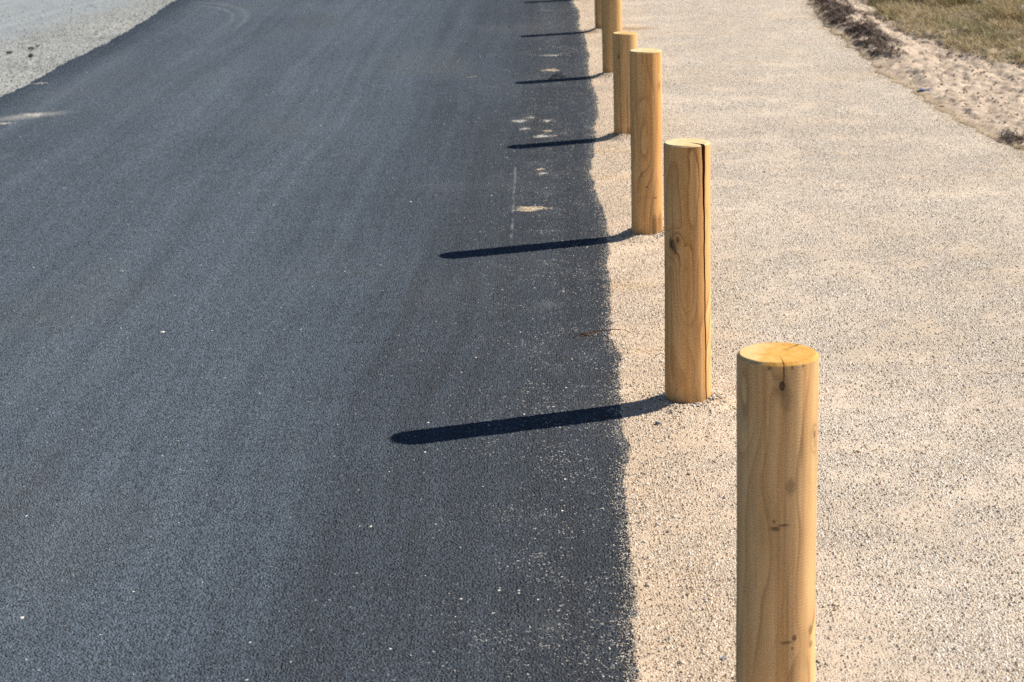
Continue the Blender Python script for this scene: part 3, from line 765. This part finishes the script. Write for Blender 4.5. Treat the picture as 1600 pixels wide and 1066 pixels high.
def build_small_things():
    bark = plain('twig_bark', (.14, .065, .035), .9, .2, .4, 120.0, .001)
    t = empty('twig', (.32, 7.40, 0)); tag(t, 'thin reddish brown twig lying across the road edge', 'twig')
    V, F = [], []
    tube_pts(V, F, wiggle((-.075, 0, -.006), (.075, .005, .009), 7, .006, 3, .004)+[Vector((.095, -.01, .011)), Vector((.112, -.045, .008))], .0022, .0013)
    link_mesh('stem', V, F, bark, t)
    for k, (a, b) in enumerate([((.03, .002, .006), (.045, -.05, .004)), ((-.02, 0, .001), (-.10, -.03, -.007)), ((-.04, 0, 0), (-.11, .02, -.007)), ((.0, 0, .003), (-.07, -.06, -.008))]):
        V, F = [], []; tube_pts(V, F, wiggle(a, b, 5, .004, 9+k), .0013, .0007, 5); link_mesh('side_shoot', V, F, bark, t)
    t = empty('twig', (.335, 14.15, ROAD_Z)); tag(t, 'small curled bundle of dry plant stems lying in a post shadow', 'twig')
    dry = plain('dry_stem', (.26, .15, .08), .9, .2, .4, 80.0)
    for k in range(6):
        V, F = [], []; a = random.uniform(-.05, 0); tube_pts(V, F, wiggle((a, random.uniform(-.03, .03), .006), (a+.09, random.uniform(-.05, .06), .008), 6, .010, 30+k, .035*random.random()), .0022, .0015, 5)
        link_mesh('stem', V, F, dry, t)
    # crumpled blue wrapper on the sand edge
    n = 9; g = np.linspace(-1, 1, n); gx, gy = np.meshgrid(g, g)
    z = .006+.012*vnoise(gx*2.2+5, gy*2.2+5, 5)+.006*vnoise(gx*5, gy*5, 6)
    V = np.stack([gx*.030+.006*vnoise(gx*3, gy*3, 8), gy*.035+.006*vnoise(gx*3, gy*3, 9), z], -1).reshape(-1, 3)
    o = link_mesh('litter', V, grid_faces(n, n), plain('blue_plastic', (.12, .17, .36), .45, .5, .2, 60.0), smooth=False, loc=(2.615, 12.99, .012))
    md = o.modifiers.new('Thickness', 'SOLIDIFY'); md.thickness = .0008
    tag(o, 'scrap of crumpled blue litter where the path meets the sand', 'litter')
    # fallen straw on the lane
    V, F = [], []; tube_pts(V, F, wiggle((-.04, -.02, .004), (.04, .05, .005), 5, .004, 77), .0016, .0010, 5)
    o = link_mesh('straw', V, F, plain('straw', (.62, .50, .30), .8, .3, .2, 50.0), loc=(-.235, 14.35, ROAD_Z))
    tag(o, 'single straw lying far out on the asphalt', 'straw')
    # pale weeds with seed heads in the grass
    stem = plain('weed_stem', (.42, .33, .19), .85, .2, .3, 40.0); head = plain('seed_head', (.78, .74, .66), .9, .2, .2, 90.0)
    for k, (x, y, h, lab) in enumerate([(3.80, 16.1, .24, 'dry weed with a fat white seed head, tallest in the grass'), (3.70, 16.3, .17, 'low dry weed with two forked pale seed heads'), (3.93, 15.75, .20, 'dry weed with drooping pale heads at the right edge of the photo')]):
        t = empty('weed', (x, y, .04)); tag(t, lab, 'weed', 'dry weeds with pale seed heads')
        tips = [[(.01, 0, h)], [(-.03, 0, h), (.03, .01, h*.97)], [(-.04, 0, h*.8), (.02, .02, h), (.06, 0, h*.9)]][k]
        V, F = [], []
        for q in tips: tube_pts(V, F, wiggle((0, 0, 0), q, 6, .006, 50+k), .0028, .0016, 5)
        link_mesh('stem', V, F, stem, t)
        for q in tips:
            bm = bmesh.new(); bmesh.ops.create_icosphere(bm, subdivisions=2, radius=1)
            r = (.010, .008, .008)[k]
            for v in bm.verts: v.co = Vector((v.co.x*r, v.co.y*r, v.co.z*r*(3.0 if k == 0 else 2.2)))*(1+random.uniform(-.15, .15)); 
            me = bpy.data.meshes.new('seed_head'); bm.to_mesh(me); bm.free(); me.materials.append(head)
            o = bpy.data.objects.new('seed_head', me); COL.objects.link(o); o.parent = t; o.location = (q[0], q[1], q[2]+r*1.5); o.rotation_euler = (0, q[0]*8, 0)

# ------------------------------------------------------------------ grass and dead roots
def blades(name, P, hgt, wid, lean, tint, mat, segs=3):
    n = len(P); a = RNG.uniform(0, 6.283, n); d = np.stack([np.cos(a), np.sin(a)], 1); sd = np.stack([-d[:, 1], d[:, 0]], 1)
    rows = []
    for k in range(segs+1):
        t = k/segs; w_ = wid*(1-t*.85)
        cx = P[:, :2]+d*(lean*hgt*t**1.6)[:, None]; z = P[:, 2]+hgt*(t-.25*np.minimum(lean, 1)*t*t)
        for sg in (-1, 1): rows.append(np.concatenate([cx+sd*(sg*w_*.5)[:, None], z[:, None]], 1))
    V = np.stack(rows, 1); m_ = 2*(segs+1)
    f = np.array([[2*k, 2*k+1, 2*k+3, 2*k+2] for k in range(segs)])
    F = (f[None]+(np.arange(n)*m_)[:, None, None]).reshape(-1, 4)
    return link_mesh(name, V.reshape(-1, 3), F, mat, cols={'tint': np.repeat(tint[:, None], m_, 1).reshape(-1, 3)})

def build_grass():
    n = 190000; x = RNG.uniform(2.9, 5.6, n); y = RNG.uniform(12.9, 21.5, n)
    h, dark, turf, rim = verge_fields(x, y)
    dens = fbm(x*4.5, y*3.6, 3, 121); tall = sstep(.50, .68, fbm(x*2.2, y*1.9, 3, 123)+.10*(x-3.6))
    keep = (turf > .45) & (RNG.random(n) < .30+1.0*sstep(.36, .60, dens))
    x, y, h, dens, tall = [q[keep] for q in (x, y, h, dens, tall)]; n = len(x)
    hg = RNG.uniform(.015, .055, n)*(1+2.6*tall)
    straw = np.array([.54, .43, .245]); olive = np.array([.20, .20, .085]); brown = np.array([.33, .24, .15]); pale = np.array([.58, .50, .36])
    gsel = sstep(.42, .60, fbm(x*3.4, y*2.8, 3, 125)); r = RNG.random(n)
    tint = np.where((r < .04+.42*gsel)[:, None], olive, np.where((r < .80)[:, None], straw, np.where((r < .93)[:, None], brown, pale)))*RNG.uniform(.5, 1.35, (n, 1))
    o = blades('grass', np.stack([x, y, h+.001], 1), hg, RNG.uniform(.003, .007, n), RNG.uniform(.2, 1.6, n), tint, attr_mat('grass_blades', .8, .2, .25))
    tag(o, 'dry straw coloured and olive grass beyond the sand bank', 'grass', kind='stuff')
    # dead roots and turf torn up along the bank
    n = 26000; y = RNG.uniform(10.4, 21, n); x = pathr_x(y)+RNG.uniform(.0, .55, n)
    h, dark, turf, rim = verge_fields(x, y); keep = RNG.random(n) < np.clip(dark-.35, 0, 1)*1.3
    x, y, h = x[keep], y[keep], h[keep]; n = len(x)
    tint = np.array([[.085, .062, .05]])*RNG.uniform(.35, 2.6, (n, 1))
    o = blades('dead_roots', np.stack([x, y, h+.004], 1), RNG.uniform(.012, .05, n), RNG.uniform(.003, .007, n), RNG.uniform(.6, 3, n), tint, attr_mat('root_fibre', .95, .1), 4)
    tag(o, 'dark dead roots and torn turf along the sand bank', 'dead turf', kind='stuff')
    # crumbs of earth, root and hardened sand lying on the bank
    n = 5200; y = RNG.uniform(10.4, 20.5, n); x = pathr_x(y)+RNG.uniform(.02, 1.3, n)
    h, dark, turf, rim = verge_fields(x, y); keep = (turf < .7) & (fbm(x*6, y*5, 3, 141) > .40); x, y, h, dark = x[keep], y[keep], h[keep], dark[keep]; n = len(x)
    dk = RNG.random(n) < .11+.6*np.clip(dark, 0, 1)
    tint = np.where(dk[:, None], np.array([[.10, .072, .055]]), np.array([[.48, .385, .30]]))*RNG.uniform(.6, 1.25, (n, 1))
    o = stone_cloud('loose_earth', np.stack([x, y, h+.004], 1), RNG.uniform(.003, .010, n)*np.where(RNG.random(n) > .93, 1.7, 1), tint, attr_mat('earth_crumb', .95, .1))
    tag(o, 'crumbs of dark earth and caked sand scattered over the bank', 'loose earth', kind='stuff')
    # yellowed wisps along the path rim
    n = 2600; y = RNG.uniform(10.3, 20, n); x = pathr_x(y)+RNG.normal(.02, .05, n)
    keep = fbm(x*2, y*1.6, 3, 131) > .45; x, y = x[keep], y[keep]; n = len(x); h = np.maximum(verge_fields(x, y)[0], 0)
    tint = np.array([[.46, .33, .15]])*RNG.uniform(.6, 1.2, (n, 1))
    o = blades('dry_grass_wisps', np.stack([x, y, h], 1), RNG.uniform(.008, .028, n), RNG.uniform(.002, .004, n), RNG.uniform(.5, 2.5, n), tint, attr_mat('straw_wisp', .85, .2, .2))
    tag(o, 'short yellow straw wisps along the rim of the path', 'dry grass', kind='stuff')

build_ground(); build_road(); build_path(); build_left_gravel(); build_verge()
build_posts(); build_loose_stones(); build_rocks(); build_sand_patches(); build_small_things(); build_grass()
